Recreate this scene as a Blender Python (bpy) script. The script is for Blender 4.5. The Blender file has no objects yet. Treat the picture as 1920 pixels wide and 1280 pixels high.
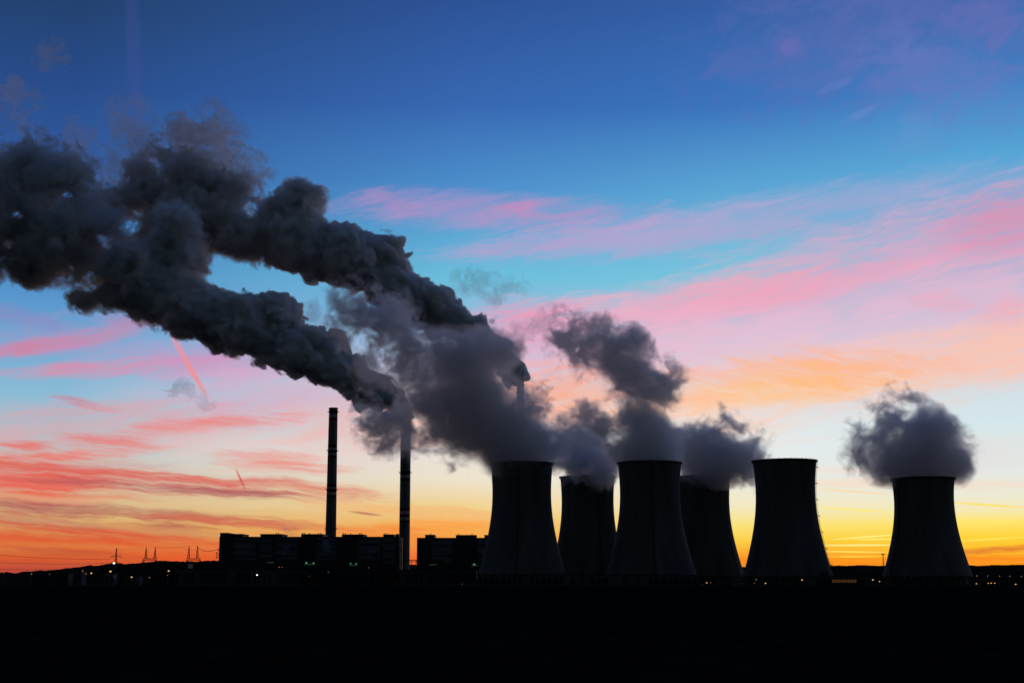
import bpy, math, random
import numpy as np

random.seed(7)
S = bpy.context.scene
COL = S.collection
R = math.radians
F = 50.0 / 36.0 * 1920.0           # focal length in photo pixels
TILT = R(9.494)
CAMZ = 6.0
CT, ST = math.cos(TILT), math.sin(TILT)

# ------------------------------------------------------------------ camera
cd = bpy.data.cameras.new('camera')
cam = bpy.data.objects.new('camera', cd)
COL.objects.link(cam)
cam.location = (0, 0, CAMZ)
cam.rotation_euler = (math.pi / 2 + TILT, 0, 0)
cd.lens = 50
cd.sensor_width = 36
cd.clip_start = 0.5
cd.clip_end = 40000
S.camera = cam


def ray(px, py):
    a, b = (px - 960.0) / F, -(py - 640.0) / F
    return a, CT - b * ST, ST + b * CT


def at(px, py, D):
    """the point seen at a photo pixel, D metres down the field"""
    x, y, z = ray(px, py)
    return (x * D / y, D, CAMZ + z * D / y)


def mpp(py, D):
    return D / ray(960, py)[1] / F


def azel(px, py):
    x, y, z = ray(px, py)
    return math.atan2(x, y), math.asin(z / math.sqrt(x * x + y * y + z * z))


def X(px, D, py=1080):
    return at(px, py, D)[0]


def Z(py, D):
    return at(960, py, D)[2]


def lin(c):
    def f(v):
        v /= 255.0
        return v / 12.92 if v <= 0.04045 else ((v + 0.055) / 1.055) ** 2.4
    return (f(c[0]), f(c[1]), f(c[2]), 1.0)


# ------------------------------------------------------------------ materials
def surf(name, col, rough=0.85, var=0.25, scale=(0.05, 0.05, 0.05), metallic=0.0, bump=0.0, detail=6, spec=0.15):
    m = bpy.data.materials.new(name)
    m.use_nodes = True
    nt = m.node_tree
    b = nt.nodes['Principled BSDF']
    b.inputs['Roughness'].default_value = rough
    b.inputs['Metallic'].default_value = metallic
    b.inputs['Specular IOR Level'].default_value = spec
    tc = nt.nodes.new('ShaderNodeTexCoord')
    mp = nt.nodes.new('ShaderNodeMapping')
    mp.inputs['Scale'].default_value = scale
    nz = nt.nodes.new('ShaderNodeTexNoise')
    nz.inputs['Detail'].default_value = detail
    nz.inputs['Scale'].default_value = 1.0
    rp = nt.nodes.new('ShaderNodeValToRGB')
    rp.color_ramp.elements[0].position = 0.3
    rp.color_ramp.elements[1].position = 0.72
    rp.color_ramp.elements[0].color = (*[c * (1 - var) for c in col], 1)
    rp.color_ramp.elements[1].color = (*[min(1, c * (1 + var)) for c in col], 1)
    nt.links.new(tc.outputs['Object'], mp.inputs['Vector'])
    nt.links.new(mp.outputs['Vector'], nz.inputs['Vector'])
    nt.links.new(nz.outputs['Fac'], rp.inputs['Fac'])
    nt.links.new(rp.outputs['Color'], b.inputs['Base Color'])
    if bump:
        bp = nt.nodes.new('ShaderNodeBump')
        bp.inputs['Strength'].default_value = bump
        bp.inputs['Distance'].default_value = 0.5
        nt.links.new(nz.outputs['Fac'], bp.inputs['Height'])
        nt.links.new(bp.outputs['Normal'], b.inputs['Normal'])
    return m


def glow(name, col, strength):
    m = bpy.data.materials.new(name)
    m.use_nodes = True
    b = m.node_tree.nodes['Principled BSDF']
    b.inputs['Base Color'].default_value = (0.05, 0.05, 0.05, 1)
    b.inputs['Emission Color'].default_value = (*col, 1)
    b.inputs['Emission Strength'].default_value = strength
    return m


M_conc = surf('weathered_concrete', (0.10, 0.10, 0.096), 0.9, 0.35, (0.09, 0.09, 0.012))
M_conc_back = surf('stained_concrete', (0.075, 0.08, 0.066), 0.9, 0.35, (0.09, 0.09, 0.012))
M_rim = surf('rim_concrete', (0.10, 0.10, 0.10), 0.9, 0.3, (0.3, 0.3, 0.3))
M_steel = surf('dark_steel', (0.05, 0.05, 0.055), 0.6, 0.3, (1, 1, 1), 0.3)
M_pole = surf('galvanised_steel', (0.16, 0.165, 0.17), 0.5, 0.2, (1, 1, 1), 0.5)
M_clad = surf('dark_cladding', (0.045, 0.047, 0.05), 0.7, 0.35, (0.08, 0.08, 0.25))
M_panel = surf('grey_blue_cladding', (0.12, 0.13, 0.145), 0.6, 0.4, (0.05, 0.05, 0.35))
M_hall = surf('pale_hall_wall', (0.085, 0.092, 0.105), 0.7, 0.3, (0.1, 0.1, 0.3))
M_roof = surf('roof_felt', (0.04, 0.04, 0.042), 0.9, 0.3, (0.1, 0.1, 0.1))
M_glass = surf('dark_glazing', (0.02, 0.022, 0.026), 0.25, 0.3, (0.3, 0.3, 0.3))
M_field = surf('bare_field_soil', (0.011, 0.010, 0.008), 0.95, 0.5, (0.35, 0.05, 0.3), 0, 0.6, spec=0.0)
M_yard = surf('yard_gravel', (0.03, 0.03, 0.03), 0.95, 0.4, (0.05, 0.05, 0.05), spec=0.0)
M_hill = surf('wooded_hill', (0.03, 0.02, 0.014), 0.95, 0.5, (0.01, 0.01, 0.02), spec=0.0)
M_wood = surf('dark_foliage', (0.04, 0.04, 0.03), 0.9, 0.4, (0.3, 0.3, 0.3))
M_bark = surf('bark', (0.05, 0.042, 0.035), 0.95, 0.3, (1, 1, 0.3))
M_cable = surf('cable', (0.04, 0.04, 0.04), 0.7, 0.2, (1, 1, 1))
G_white = glow('white_lamp', (0.95, 1.0, 0.85), 2.6)
G_amber = glow('amber_lamp', (1.0, 0.50, 0.17), 1.2)
G_dim = glow('dim_amber_lamp', (1.0, 0.30, 0.08), 0.4)
G_pale = glow('pale_lamp', (0.9, 0.72, 0.55), 0.22)
G_green = glow('green_lamp', (0.30, 1.0, 0.55), 0.55)
G_greend = glow('dim_green_lamp_and_glow', (0.35, 0.9, 0.35), 0.05)  # one faint lamp, and the wide green glow strips on the boiler houses
G_win = glow('lit_window', (1.0, 0.42, 0.14), 0.075)


def chimney_mat(name, bands):
    """bands: (z0, z1, 'r' or 'w'); painted rings on the concrete"""
    m = surf(name, (0.17, 0.17, 0.17), 0.85, 0.25, (0.12, 0.12, 0.02))
    nt = m.node_tree
    b = nt.nodes['Principled BSDF']
    base = b.inputs['Base Color'].links[0].from_socket
    tc = [n for n in nt.nodes if n.type == 'TEX_COORD'][0]
    sp = nt.nodes.new('ShaderNodeSeparateXYZ')
    nt.links.new(tc.outputs['Object'], sp.inputs[0])
    cur = base
    for z0, z1, k in bands:
        cmp_ = nt.nodes.new('ShaderNodeMath')
        cmp_.operation = 'COMPARE'
        cmp_.inputs[1].default_value = (z0 + z1) / 2
        cmp_.inputs[2].default_value = abs(z1 - z0) / 2
        nt.links.new(sp.outputs['Z'], cmp_.inputs[0])
        mx = nt.nodes.new('ShaderNodeMix')
        mx.data_type = 'RGBA'
        nt.links.new(cmp_.outputs[0], mx.inputs['Factor'])
        nt.links.new(cur, mx.inputs['A'])
        mx.inputs['B'].default_value = (0.10, 0.014, 0.014, 1) if k == 'r' else (0.38, 0.38, 0.39, 1)
        cur = mx.outputs['Result']
    nt.links.new(cur, b.inputs['Base Color'])
    return m


# ------------------------------------------------------------------ mesh helpers
class MB:
    def __init__(self):
        self.v, self.f = [], []

    def box(self, x0, x1, y0, y1, z0, z1):
        n = len(self.v)
        self.v += [(x, y, z) for z in (z0, z1) for y in (y0, y1) for x in (x0, x1)]
        self.f += [tuple(n + i for i in q) for q in ((0, 2, 3, 1), (4, 5, 7, 6), (0, 1, 5, 4), (2, 6, 7, 3), (0, 4, 6, 2), (1, 3, 7, 5))]
        return self

    def bar(self, p, q, r, r2=None, seg=6):
        r2 = r if r2 is None else r2
        p, q = np.array(p, float), np.array(q, float)
        d = q - p
        L = np.linalg.norm(d)
        if L < 1e-6:
            return self
        d /= L
        up = np.array((0, 0, 1.0)) if abs(d[2]) < 0.9 else np.array((1.0, 0, 0))
        u = np.cross(d, up); u /= np.linalg.norm(u)
        w = np.cross(d, u)
        n = len(self.v)
        for c, rr in ((p, r), (q, r2)):
            for k in range(seg):
                a = 2 * math.pi * k / seg
                self.v.append(tuple(c + rr * (math.cos(a) * u + math.sin(a) * w)))
        for k in range(seg):
            k2 = (k + 1) % seg
            self.f.append((n + k, n + seg + k, n + seg + k2, n + k2))
        self.f.append(tuple(n + k for k in range(seg)))
        self.f.append(tuple(n + seg + k for k in reversed(range(seg))))
        return self

    def path(self, pts, r, seg=5):
        for a, b in zip(pts[:-1], pts[1:]):
            self.bar(a, b, r, None, seg)
        return self

    def lathe(self, prof, seg=48, closed=True):
        """prof: (r, z) ring list; closed profiles make a solid ring"""
        n = len(self.v)
        for r, z in prof:
            for k in range(seg):
                a = 2 * math.pi * k / seg
                self.v.append((r * math.cos(a), r * math.sin(a), z))
        m = len(prof)
        for i in range(m if closed else m - 1):
            j = (i + 1) % m
            for k in range(seg):
                k2 = (k + 1) % seg
                self.f.append((n + i * seg + k, n + i * seg + k2, n + j * seg + k2, n + j * seg + k))
        return self

    def build(self, name, mat, parent=None, loc=None, smooth=False):
        me = bpy.data.meshes.new(name)
        me.from_pydata(self.v, [], self.f)
        me.materials.append(mat)
        me.update()
        if smooth:
            me.polygons.foreach_set('use_smooth', [True] * len(me.polygons))
        o = bpy.data.objects.new(name, me)
        COL.objects.link(o)
        if parent:
            o.parent = parent
        if loc:
            o.location = loc
        return o


def tag(o, label, cat, group=None, kind=None):
    if label: o['label'] = label
    if cat: o['category'] = cat
    if group: o['group'] = group
    if kind: o['kind'] = kind
    return o


def empty(name, loc, label, cat, group=None, rz=0):
    o = bpy.data.objects.new(name, None)
    COL.objects.link(o)
    o.location = loc
    o.rotation_euler = (0, 0, rz)
    return tag(o, label, cat, group)


def kids(o):
    return [c for c in bpy.data.objects if c.parent == o]


def copy_tree(o, parent=None):
    c = o.copy()
    COL.objects.link(c)
    c.parent = parent
    for k in kids(o):
        copy_tree(k, c)
    return c


# ------------------------------------------------------------------ ground and hills
def ground():
    m = MB()
    ys = [-400, -60, 0, 20, 45, 80, 130, 200, 300, 450, 650, 900, 1250]
    n = len(m.v)
    xs = [-9000, -3000, -1200, -500, -200, -80, -30, 0, 30, 80, 200, 500, 1200, 3000, 9000]
    ys += [1800, 3000, 6000, 14000]
    for y in ys:
        for x in xs:
            m.v.append((x, y, 0.0))
    w = len(xs)
    for j in range(len(ys) - 1):
        for i in range(w - 1):
            m.f.append((j * w + i, j * w + i + 1, (j + 1) * w + i + 1, (j + 1) * w + i))
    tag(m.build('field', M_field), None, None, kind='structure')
    y = MB()
    y.v = [(-900, 1290, 0.06), (900, 1290, 0.06), (900, 2000, 0.06), (-900, 2000, 0.06)]
    y.f = [(0, 1, 2, 3)]
    tag(y.build('plant_yard', M_yard), None, None, kind='structure')


def hill(name, D, depth, pts, rough, seed):
    """a long ridge whose crest passes the given photo pixels"""
    rng = np.random.default_rng(seed)
    m = MB()
    pxs = np.arange(pts[0][0], pts[-1][0] + 1, 3.0)
    crest = np.interp(pxs, [p[0] for p in pts], [p[1] for p in pts])
    jag = np.zeros(len(pxs))
    for s, a in ((1, .5), (3, .8), (8, 1.0), (20, 1.0)):
        k = rng.normal(0, 1, len(pxs) // s + 3)
        jag += a * np.interp(np.arange(len(pxs)) / s, np.arange(len(k)), k)
    rows = 6
    for j in range(rows):
        t = j / (rows - 1)
        for i, px in enumerate(pxs):
            h = Z(crest[i] - rough * jag[i], D)
            x = X(px, D)
            prof = math.sin(min(1, t * 2) * math.pi / 2) if t <= .5 else math.cos((t - .5) * math.pi)
            m.v.append((x * (D + (t - .5) * depth) / D, D + (t - .5) * depth, -1 + (h + 1) * max(prof, 0)))
    n = len(pxs)
    for j in range(rows - 1):
        for i in range(n - 1):
            m.f.append((j * n + i, j * n + i + 1, (j + 1) * n + i + 1, (j + 1) * n + i))
    tag(m.build(name, M_hill), None, None, kind='structure')


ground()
hill('hill', 2600, 500, [(-500, 1080), (-100, 1076), (0, 1073), (60, 1069), (120, 1063), (180, 1057.5), (215, 1053.5), (262, 1052.5), (300, 1049.5), (420, 1049), (560, 1052), (760, 1056), (900, 1060), (1000, 1064)], 0.75, 3)
hill('hill', 4600, 900, [(900, 1062), (1300, 1061), (1540, 1059), (1600, 1058), (1640, 1058.5), (1700, 1057.5), (1830, 1058), (1920, 1057.5), (2100, 1058), (2700, 1064)], 0.35, 5)


# ------------------------------------------------------------------ cooling towers
def tower(px, D, H, a, zw, bl, bu, label, mat, ladder_deg, lights=False, rimmat=None):
    loc = (X(px, D), D, 0)
    t = empty('cooling_tower', loc, label, 'cooling tower', 'cooling towers of the power station')

    def rad(z):
        return a * math.sqrt(1 + ((z - zw) / (bl if z < zw else bu)) ** 2)
    z0 = 8.0
    zs = [z0 + (H - z0) * k / 40 for k in range(41)]
    prof = [(rad(z), z) for z in zs] + [(rad(z) - 0.9, z) for z in reversed(zs)]
    MB().lathe(prof, 128).build('shell', mat, t, smooth=True)
    rt = rad(H)
    # notched rim walkway
    rim = MB().lathe([(rt - 1.0, H + 0.02), (rt + 1.1, H - 0.5), (rt + 1.1, H + 0.7), (rt - 1.0, H + 0.9)], 96)
    for k in range(36):
        an = 2 * math.pi * k / 36
        x, y = (rt + .9) * math.cos(an), (rt + .9) * math.sin(an)
        rim.bar((x, y, H - 1.2), (x, y, H + 1.5), 0.16, seg=4)
    rim.build('rim_walkway', M_rim, t)
    col = MB()
    rb, r0 = rad(0) + 0.5, rad(z0)
    for k in range(44):
        a1, a2 = 2 * math.pi * k / 44, 2 * math.pi * (k + 0.5) / 44
        top = (r0 * math.cos(a2) - .4 * math.cos(a2), r0 * math.sin(a2) - .4 * math.sin(a2), z0 + .3)
        for aa in (a1, a1 + 2 * math.pi / 44):
            col.bar((rb * math.cos(aa), rb * math.sin(aa), 0.3), top, 0.45, seg=6)
    col.build('support_columns', M_conc_back, t)
    MB().lathe([(rb + 2.2, 0), (rb + 2.2, 1.8), (rb + 1.2, 1.8), (rb + 1.2, 0)], 96).build('water_basin', M_conc_back, t)
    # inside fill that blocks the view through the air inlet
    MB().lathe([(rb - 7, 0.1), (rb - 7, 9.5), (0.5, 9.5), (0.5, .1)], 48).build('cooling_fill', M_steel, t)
    lad = MB()
    an = R(ladder_deg)
    cs, sn = math.cos(an), math.sin(an)
    tx, ty = -sn, cs

    def at_l(z, off, s):
        rr = rad(z) + off
        return (rr * cs + s * tx, rr * sn + s * ty, z)
    zl = [z0 + (H - z0) * k / 30 for k in range(31)]
    for s in (-.55, .55):
        lad.path([at_l(z, .35, s) for z in zl], .13, 4)
        lad.path([at_l(z, 1.15, s * .6) for z in zl], .09, 4)
    z = z0
    while z < H:
        lad.bar(at_l(z, .35, -.55), at_l(z, .35, .55), .06, seg=4)
        lad.bar(at_l(z, 1.15, -.35), at_l(z, 1.15, .35), .06, seg=4)
        z += 1.5
    lad.build('caged_ladder', M_steel, t)
    for k in range(7):
        z = H - 6 - k * 15
        if z > 14:
            p = MB()
            c = at_l(z, 1.3, 0)
            p.bar((c[0], c[1], z - .15), (c[0], c[1], z + .15), 1.2, seg=8)
            for q in range(6):
                aa = 2 * math.pi * q / 6
                p.bar((c[0] + 1.1 * math.cos(aa), c[1] + 1.1 * math.sin(aa), z), (c[0] + 1.1 * math.cos(aa), c[1] + 1.1 * math.sin(aa), z + 1.2), .07, seg=4)
            p.build('landing', M_steel, t)
    return t


DT = 1333.0
tower(978.5, DT, 112.6, 27.4, 85, 67.6, 79, 'cooling tower closest to the boiler house, thick steam drifting left from its rim', M_conc, 262)
tower(1221, DT, 113.2, 27.9, 85, 66.5, 79, 'tall cooling tower in the middle of the overlapping front pair, steam rising straight above it', M_conc, 269)
tower(1477.5, DT, 115.0, 27.4, 85, 67.6, 75, 'cooling tower giving off no steam, its whole rim clear against the sky', M_conc, 350)
tower(1739, DT, 98.6, 27.0, 78, 62, 60, 'shorter cooling tower standing alone at the far right end of the row', M_conc, 200)
tower(1103, 1510, 112.4, 27.4, 87, 72, 79, 'cooling tower behind the gap between two front towers, steam spilling over its rim', M_conc_back, 290)
tower(1321, 1510, 112.8, 27.6, 86, 67, 79, 'cooling tower half hidden behind the front row, low steam cap across its top', M_conc_back, 320)


# ------------------------------------------------------------------ chimneys
def chimney(px, D, H, rt, rb, label, bands, plats):
    t = empty('chimney', (X(px, D), D, 0), label, 'chimney', 'tall chimneys of the power station')
    zs = [k / 12 for k in range(13)]
    prof = [(rb + (rt - rb) * (z ** .8), H * z) for z in zs] + [(rb - .8 + (rt - rb) * (z ** .8), H * z) for z in reversed(zs)]
    MB().lathe(prof, 40).build('shaft', chimney_mat('banded_chimney_paint', bands), t, smooth=True)
    MB().lathe([(rt - .3, H), (rt + .35, H - .02), (rt + .35, H + 1.6), (rt - .3, H + 1.6)], 40).build('cap', M_rim, t)
    for z in plats:
        r = rb + (rt - rb) * ((z / H) ** .8)
        p = MB().lathe([(r - .1, z), (r + 1.5, z), (r + 1.5, z + .25), (r - .1, z + .25)], 40)
        p.lathe([(r + 1.4, z + 1.1), (r + 1.5, z + 1.1), (r + 1.5, z + 1.2), (r + 1.4, z + 1.2)], 40)
        for k in range(20):
            a = 2 * math.pi * k / 20
            p.bar(((r + 1.45) * math.cos(a), (r + 1.45) * math.sin(a), z), ((r + 1.45) * math.cos(a), (r + 1.45) * math.sin(a), z + 1.2), .06, seg=4)
        p.build('gallery', M_steel, t)
    lad = MB()
    for s in (-.4, .4):
        lad.bar((s, -(rb + .3), 4), (s, -(rt + .3), H - 1), .12, seg=4)
    z = 4
    while z < H - 2:
        r = rb + (rt - rb) * (z / H)
        lad.bar((-.4, -(r + .3), z), (.4, -(r + .3), z), .05, seg=4)
        z += 2
    lad.build('ladder', M_steel, t)
    return t


DC = 1612.0
zc = lambda y: Z(y, DC)
chimney(618.5, DC, zc(767), 4.9, 6.7, 'smokeless chimney with red and white bands standing behind the long boiler house',
        [(zc(770), zc(776), 'r'), (zc(776), zc(783), 'w'), (zc(783), zc(788), 'r'), (zc(833), zc(839), 'r'), (zc(839), zc(845), 'w'), (zc(845), zc(849), 'r'), (zc(849), zc(854), 'w'), (zc(854), zc(859), 'r'),
         (zc(907), zc(913), 'r'), (zc(913), zc(917), 'w'), (zc(917), zc(922), 'r'), (zc(922), zc(928), 'w'), (zc(928), zc(932), 'r')],
        [zc(772), zc(845), zc(918), zc(992)])
chimney(757.5, DC, zc(786), 5.75, 6.2, 'chimney in the gap beside the long boiler house, smoke pouring from its veiled top',
        [(zc(792), zc(798), 'r'), (zc(806), zc(812), 'r'), (zc(883), zc(890), 'r'), (zc(890), zc(896), 'w'), (zc(896), zc(901), 'r'), (zc(952), zc(957), 'r'), (zc(957), zc(964), 'w'), (zc(964), zc(969), 'r'),
         (zc(969), zc(975), 'w'), (zc(975), zc(980), 'r')],
        [zc(790), zc(886)])
D3 = 1750.0
z3 = lambda y: Z(y, D3)
chimney(976, D3, z3(712), 4.4, 6.5, 'tallest chimney, only its tip showing above the steam of the first cooling tower',
        [(z3(718), z3(722), 'w'), (z3(722), z3(727), 'r'), (z3(727), z3(732), 'w'), (z3(732), z3(738), 'r')], [z3(722), z3(735)])


# ------------------------------------------------------------------ boiler houses
def block(x0px, x1px, ypx, D, depth, y0=None):
    return X(x0px, D), X(x1px, D), D, D + depth, (Z(y0, D) if y0 else 0.0), Z(ypx, D)


def boiler(label, x0, x1, top, roofs, panels, lamps, vents):
    D = 1500.0
    cx = X((x0 + x1) / 2, D)
    b = empty('boiler_house', (cx, D, 0), label, 'power station building', 'boiler houses')

    def loc(m): m.v = [(x - cx, y - D, z) for x, y, z in m.v]; return m
    loc(MB().box(*block(x0, x1, top, D, 48))).build('wall', M_clad, b)
    for r in roofs:
        m = MB().box(X(r[0], D), X(r[1], D), D + 3, D + 40, Z(top, D) - .01, Z(r[2], D))
        m.box(X(r[0], D) - .4, X(r[1], D) + .4, D + 2.6, D + 40.4, Z(r[2], D), Z(r[2], D) + .5)
        loc(m).build('roof_block', M_clad, b)
    for p in panels:
        m = MB().box(X(p[0], D), X(p[1], D), D - .35, D, Z(p[3], D), Z(p[2], D))
        f = loc(m).build('cladding_panel', M_panel, b)
        n = max(1, int((p[3] - p[2]) / 13))
        for k in range(n):
            zz = Z(p[2] + (p[3] - p[2]) * (k + .6) / n, D)
            loc(MB().box(X(p[0] + 1, D), X(p[1] - 1, D), D - .5, D - .35, zz, zz + 1.5)).build('window_strip', M_glass, f)
    for v in vents:
        m = MB().bar((X(v[0], D), D + 10, Z(top, D) - .5), (X(v[0], D), D + 10, Z(v[1], D)), .35, seg=6)
        m.bar((X(v[0], D) - .7, D + 10, Z(v[1], D)), (X(v[0], D) + .7, D + 10, Z(v[1], D)), .3, seg=6)
        loc(m).build('vent_pipe', M_steel, b)
    for (px, py, w, mat) in lamps:
        m = MB().box(X(px - w / 2, D), X(px + w / 2, D), D - 1.1, D - .6, Z(py, D) - .35, Z(py, D) + .35)
        br = MB().box(X(px, D) - .1, X(px, D) + .1, D - .6, D, Z(py, D) - .1, Z(py, D) + .1)
        l = loc(br).build('lamp_or_glow_bracket', M_steel, b)
        loc(m).build('lamp', mat, l)  # real lamps, plus wide dim strips that imitate green glow on the wall
    return b


boiler('long dark boiler house with stepped roof blocks, in front of the smokeless chimney', 409, 748, 1005.5,
       [(409, 424.5, 999), (429, 451, 1001), (485, 526, 1001.2), (562, 603, 1001.2), (639, 680, 1001.8), (717, 736, 1001.8)],
       [(438, 478, 1008, 1050), (487, 508, 1010, 1044), (516, 556, 1008, 1048), (593, 628, 1007, 1050), (672, 712, 1010, 1048), (718, 742, 1009, 1056)],
       [(574, 1054.5, 3.2, G_green), (587.6, 1055, 2.2, G_green), (657, 1055.6, 1.6, G_green), (667.4, 1056.2, 1.6, G_green), (507, 1054, 12, G_greend), (580, 1057.5, 20, G_greend), (662, 1059, 16, G_greend)],  # the wide dim green entries are wall glow made as emissive bars
       [(513, 998.5), (517, 998.5), (563, 998), (566, 998), (576, 999), (593, 998.5), (597, 998.5), (640, 998.5), (644, 998.5), (654, 999), (671, 998.5), (674, 998.5), (718, 999), (722.5, 999)])
boiler('shorter boiler house between the smoking chimney and the first cooling tower', 781, 925, 1007.5,
       [(796, 813, 1002.5), (854, 892, 1003), (908, 924, 1003)],
       [(810, 848, 1012, 1050), (896, 915, 1012, 1050)],
       [(889, 1057.3, 3.6, G_green), (812, 1058, 14, G_greend), (890, 1060, 12, G_greend)],  # wide dim green entries: glow on the wall put in as emissive bars
       [(806, 999.5), (859, 1000), (884, 1000)])
# stair tower at the end of the long boiler house, a thing of its own beside the gap
D = 1506.0
st = empty('stair_tower', (X(746, D), D, 0), 'narrow dark stair tower at the gap end of the long boiler house', 'stair tower')
m = MB().box(X(742, D), X(748.2, D), D - 8, D + 10, 0, Z(1001, D)); m.v = [(x - X(746, D), y - D, z) for x, y, z in m.v]; m.build('wall', M_clad, st)
m = MB()
for s in (749.6, 752.2):
    m.bar((X(s, D) - X(746, D), 1, 0), (X(s, D) - X(746, D), 1, Z(1001, D)), .35, seg=4)
for k in range(14):
    zz = 3 + k * 3.6
    m.bar((X(748, D) - X(746, D), 1, zz), (X(752.4, D) - X(746, D), 1, zz + (1.6 if k % 2 else -1.6)), .3, seg=4)
m.build('fire_escape', M_steel, st)

# ------------------------------------------------------------------ low buildings
def shed(x0, x1, top, D, depth, mat, label, bays=0, roofh=0.6, lit=None, cat='low building', name='industrial_hall', group='low halls around the plant', bay_y=None):
    cx = X((x0 + x1) / 2, D)
    t = empty(name, (cx, D, 0), label, cat, group)
    xa, xb, h = X(x0, D) - cx, X(x1, D) - cx, Z(top, D)
    MB().box(xa, xb, 0, depth, 0, h).build('wall', mat, t)
    MB().box(xa - .5, xb + .5, -.5, depth + .5, h, h + roofh).build('roof', M_roof, t)
    if bays:
        w = (xb - xa) / bays
        for k in range(bays):
            if lit is None and random.random() < .12:
                continue
            z0, z1 = (h * .15, h * .8) if bay_y is None else (Z(bay_y[1], D), Z(bay_y[0], D))
            f = MB().box(xa + w * (k + .14), xa + w * (k + .86), -.12, 0, z0, z1).build('window', M_glass if lit is None else lit, t)
            mm = MB()
            for q in range(1, 3):
                xx = xa + w * (k + .14 + .72 * q / 3)
                mm.box(xx - .12, xx + .12, -.2, -.12, z0, z1)
            mm.build('mullion', M_steel, f)
    return t


shed(452, 568, 1067.5, 1430, 30, M_hall, 'long low hall with pale wall and dark bays below the long boiler house', 20)
shed(328, 448, 1066, 1450, 30, M_hall, 'pale low hall right of the substation gantries, ending at the long boiler house', 16)
shed(572, 740, 1070, 1425, 28, M_clad, 'dark low hall in front of the middle of the long boiler house', 14)
shed(744, 893, 1069, 1420, 28, M_hall, 'long pale hall with tall dark bays in front of the shorter boiler house', 18)
shed(256, 352, 1056.5, 1640, 24, M_clad, 'dark two storey block with a window row behind the substation masts', 16, bay_y=(1059, 1062))
shed(220, 330, 1069, 1480, 30, M_clad, 'wide dark shed under the two substation gantries', 9)
shed(134, 153, 1070, 1500, 16, M_hall, 'small pale shed left of the lattice pylon', 3)
shed(60, 128, 1076, 1420, 16, M_clad, 'low dark shed at the left foot of the ridge', 5)
shed(196, 214, 1075, 1425, 12, M_panel, 'small grey hut in front of the lattice pylon', 2)
shed(232, 262, 1080, 1400, 12, M_hall, 'pale flat cabin in front of the wide dark shed', 4)
shed(895, 1090, 1077, 1268, 12, M_hall, 'flat service building at the foot of the first cooling tower', 18)
shed(1094, 1310, 1078, 1268, 12, M_hall, 'flat service building at the foot of the middle front cooling tower', 18)
shed(1345, 1402, 1089, 1260, 10, M_panel, 'grey cabin between the half hidden tower and the steamless tower', 6)
shed(1512, 1640, 1080.5, 1275, 22, M_hall, 'flat pumping house between the steamless tower and the lone right tower', 1, lit=M_glass)
shed(1528, 1553, 1074, 1300, 10, M_clad, 'small dark rooftop hut at the foot of the steamless tower', 2)
shed(1718, 1748, 1094, 1262, 8, M_hall, 'small pale gate hut at the foot of the lone right tower', 2)
shed(1559, 1606, 1085, 1272, 2.4, M_clad, 'annex with a row of lit amber windows on the flat pumping house', 8, lit=G_win, bay_y=(1086, 1091.5))
shed(1826, 1990, 1083, 1500, 20, M_clad, 'long dark shed under the row of lamps right of the lone tower', 14)


# ------------------------------------------------------------------ substation, pylon, wires
def lattice(m, p, q, w0, w1, bars, r):
    """four-legged tapering lattice between two points"""
    p, q = np.array(p, float), np.array(q, float)

    def c(t, i):
        w = w0 + (w1 - w0) * t
        sx, sy = ((-1, -1), (1, -1), (1, 1), (-1, 1))[i % 4]
        return p + (q - p) * t + np.array((sx * w / 2, sy * w / 2, 0))
    for i in range(4):
        m.bar(c(0, i), c(1, i), r, seg=4)
    for k in range(bars):
        t0, t1 = k / bars, (k + 1) / bars
        for i in range(4):
            m.bar(c(t0, i), c(t1, i + 1), r * .7, seg=4)
            m.bar(c(t1, i), c(t1, i + 1), r * .6, seg=4)
    return m


def pylon(loc, H, label):
    t = empty('power_pylon', loc, label, 'pylon', 'lattice power pylons')
    lattice(MB(), (0, 0, 0), (0, 0, H * .5), 6.5, 2.2, 6, .22).build('lower_mast', M_steel, t)
    lattice(MB(), (0, 0, H * .5), (0, 0, H), 2.2, .5, 7, .17).build('upper_mast', M_steel, t)
    for z, w in ((H * .60, 5.6), (H * .78, 5.6)):
        m = MB()
        for s in (-1, 1):
            m.bar((0, -.6, z), (s * w, 0, z - .3), .16, seg=4)
            m.bar((0, .6, z), (s * w, 0, z - .3), .16, seg=4)
            m.bar((0, 0, z + 1.6), (s * w, 0, z - .3), .14, seg=4)
            m.bar((s * w, 0, z - .3), (s * w, 0, z - 2.2), .16, seg=5)
        m.build('cross_arm', M_steel, t)
    return t


DP = 1480.0
HP = Z(1027, DP)
P1 = (X(216, DP), DP, 0)
pylon(P1, HP, 'lattice pylon with two cross arms on the left, a white lamp below its arms')
P2 = (X(-330, 900), 900.0, 0)
pylon(P2, HP, 'lattice pylon standing outside the left edge of the view')


def sag(p, q, s, n=16):
    return [tuple(np.array(p) + (np.array(q) - np.array(p)) * k / n + np.array((0, 0, -s * 4 * (k / n) * (1 - k / n)))) for k in range(n + 1)]


for (za, lab, dx) in ((.76, 'uppermost power cable running left from the lattice pylon', -5.6), (.66, 'middle power cable running left from the lattice pylon', -5.6), (.56, 'lowest power cable running left from the lattice pylon', 5.6)):
    a = (P1[0] + dx, P1[1], HP * za - 2)
    b = (P2[0] + dx, P2[1], HP * (za + (.22 if za > .7 else .1 if za > .6 else .0)) - 2)
    o = MB().path(sag(a, b, 5.0, 20), .13, 5).build('power_cable', M_cable)
    tag(o, lab, 'cable', 'power cables to the pylon')

DG = 1520.0


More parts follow.
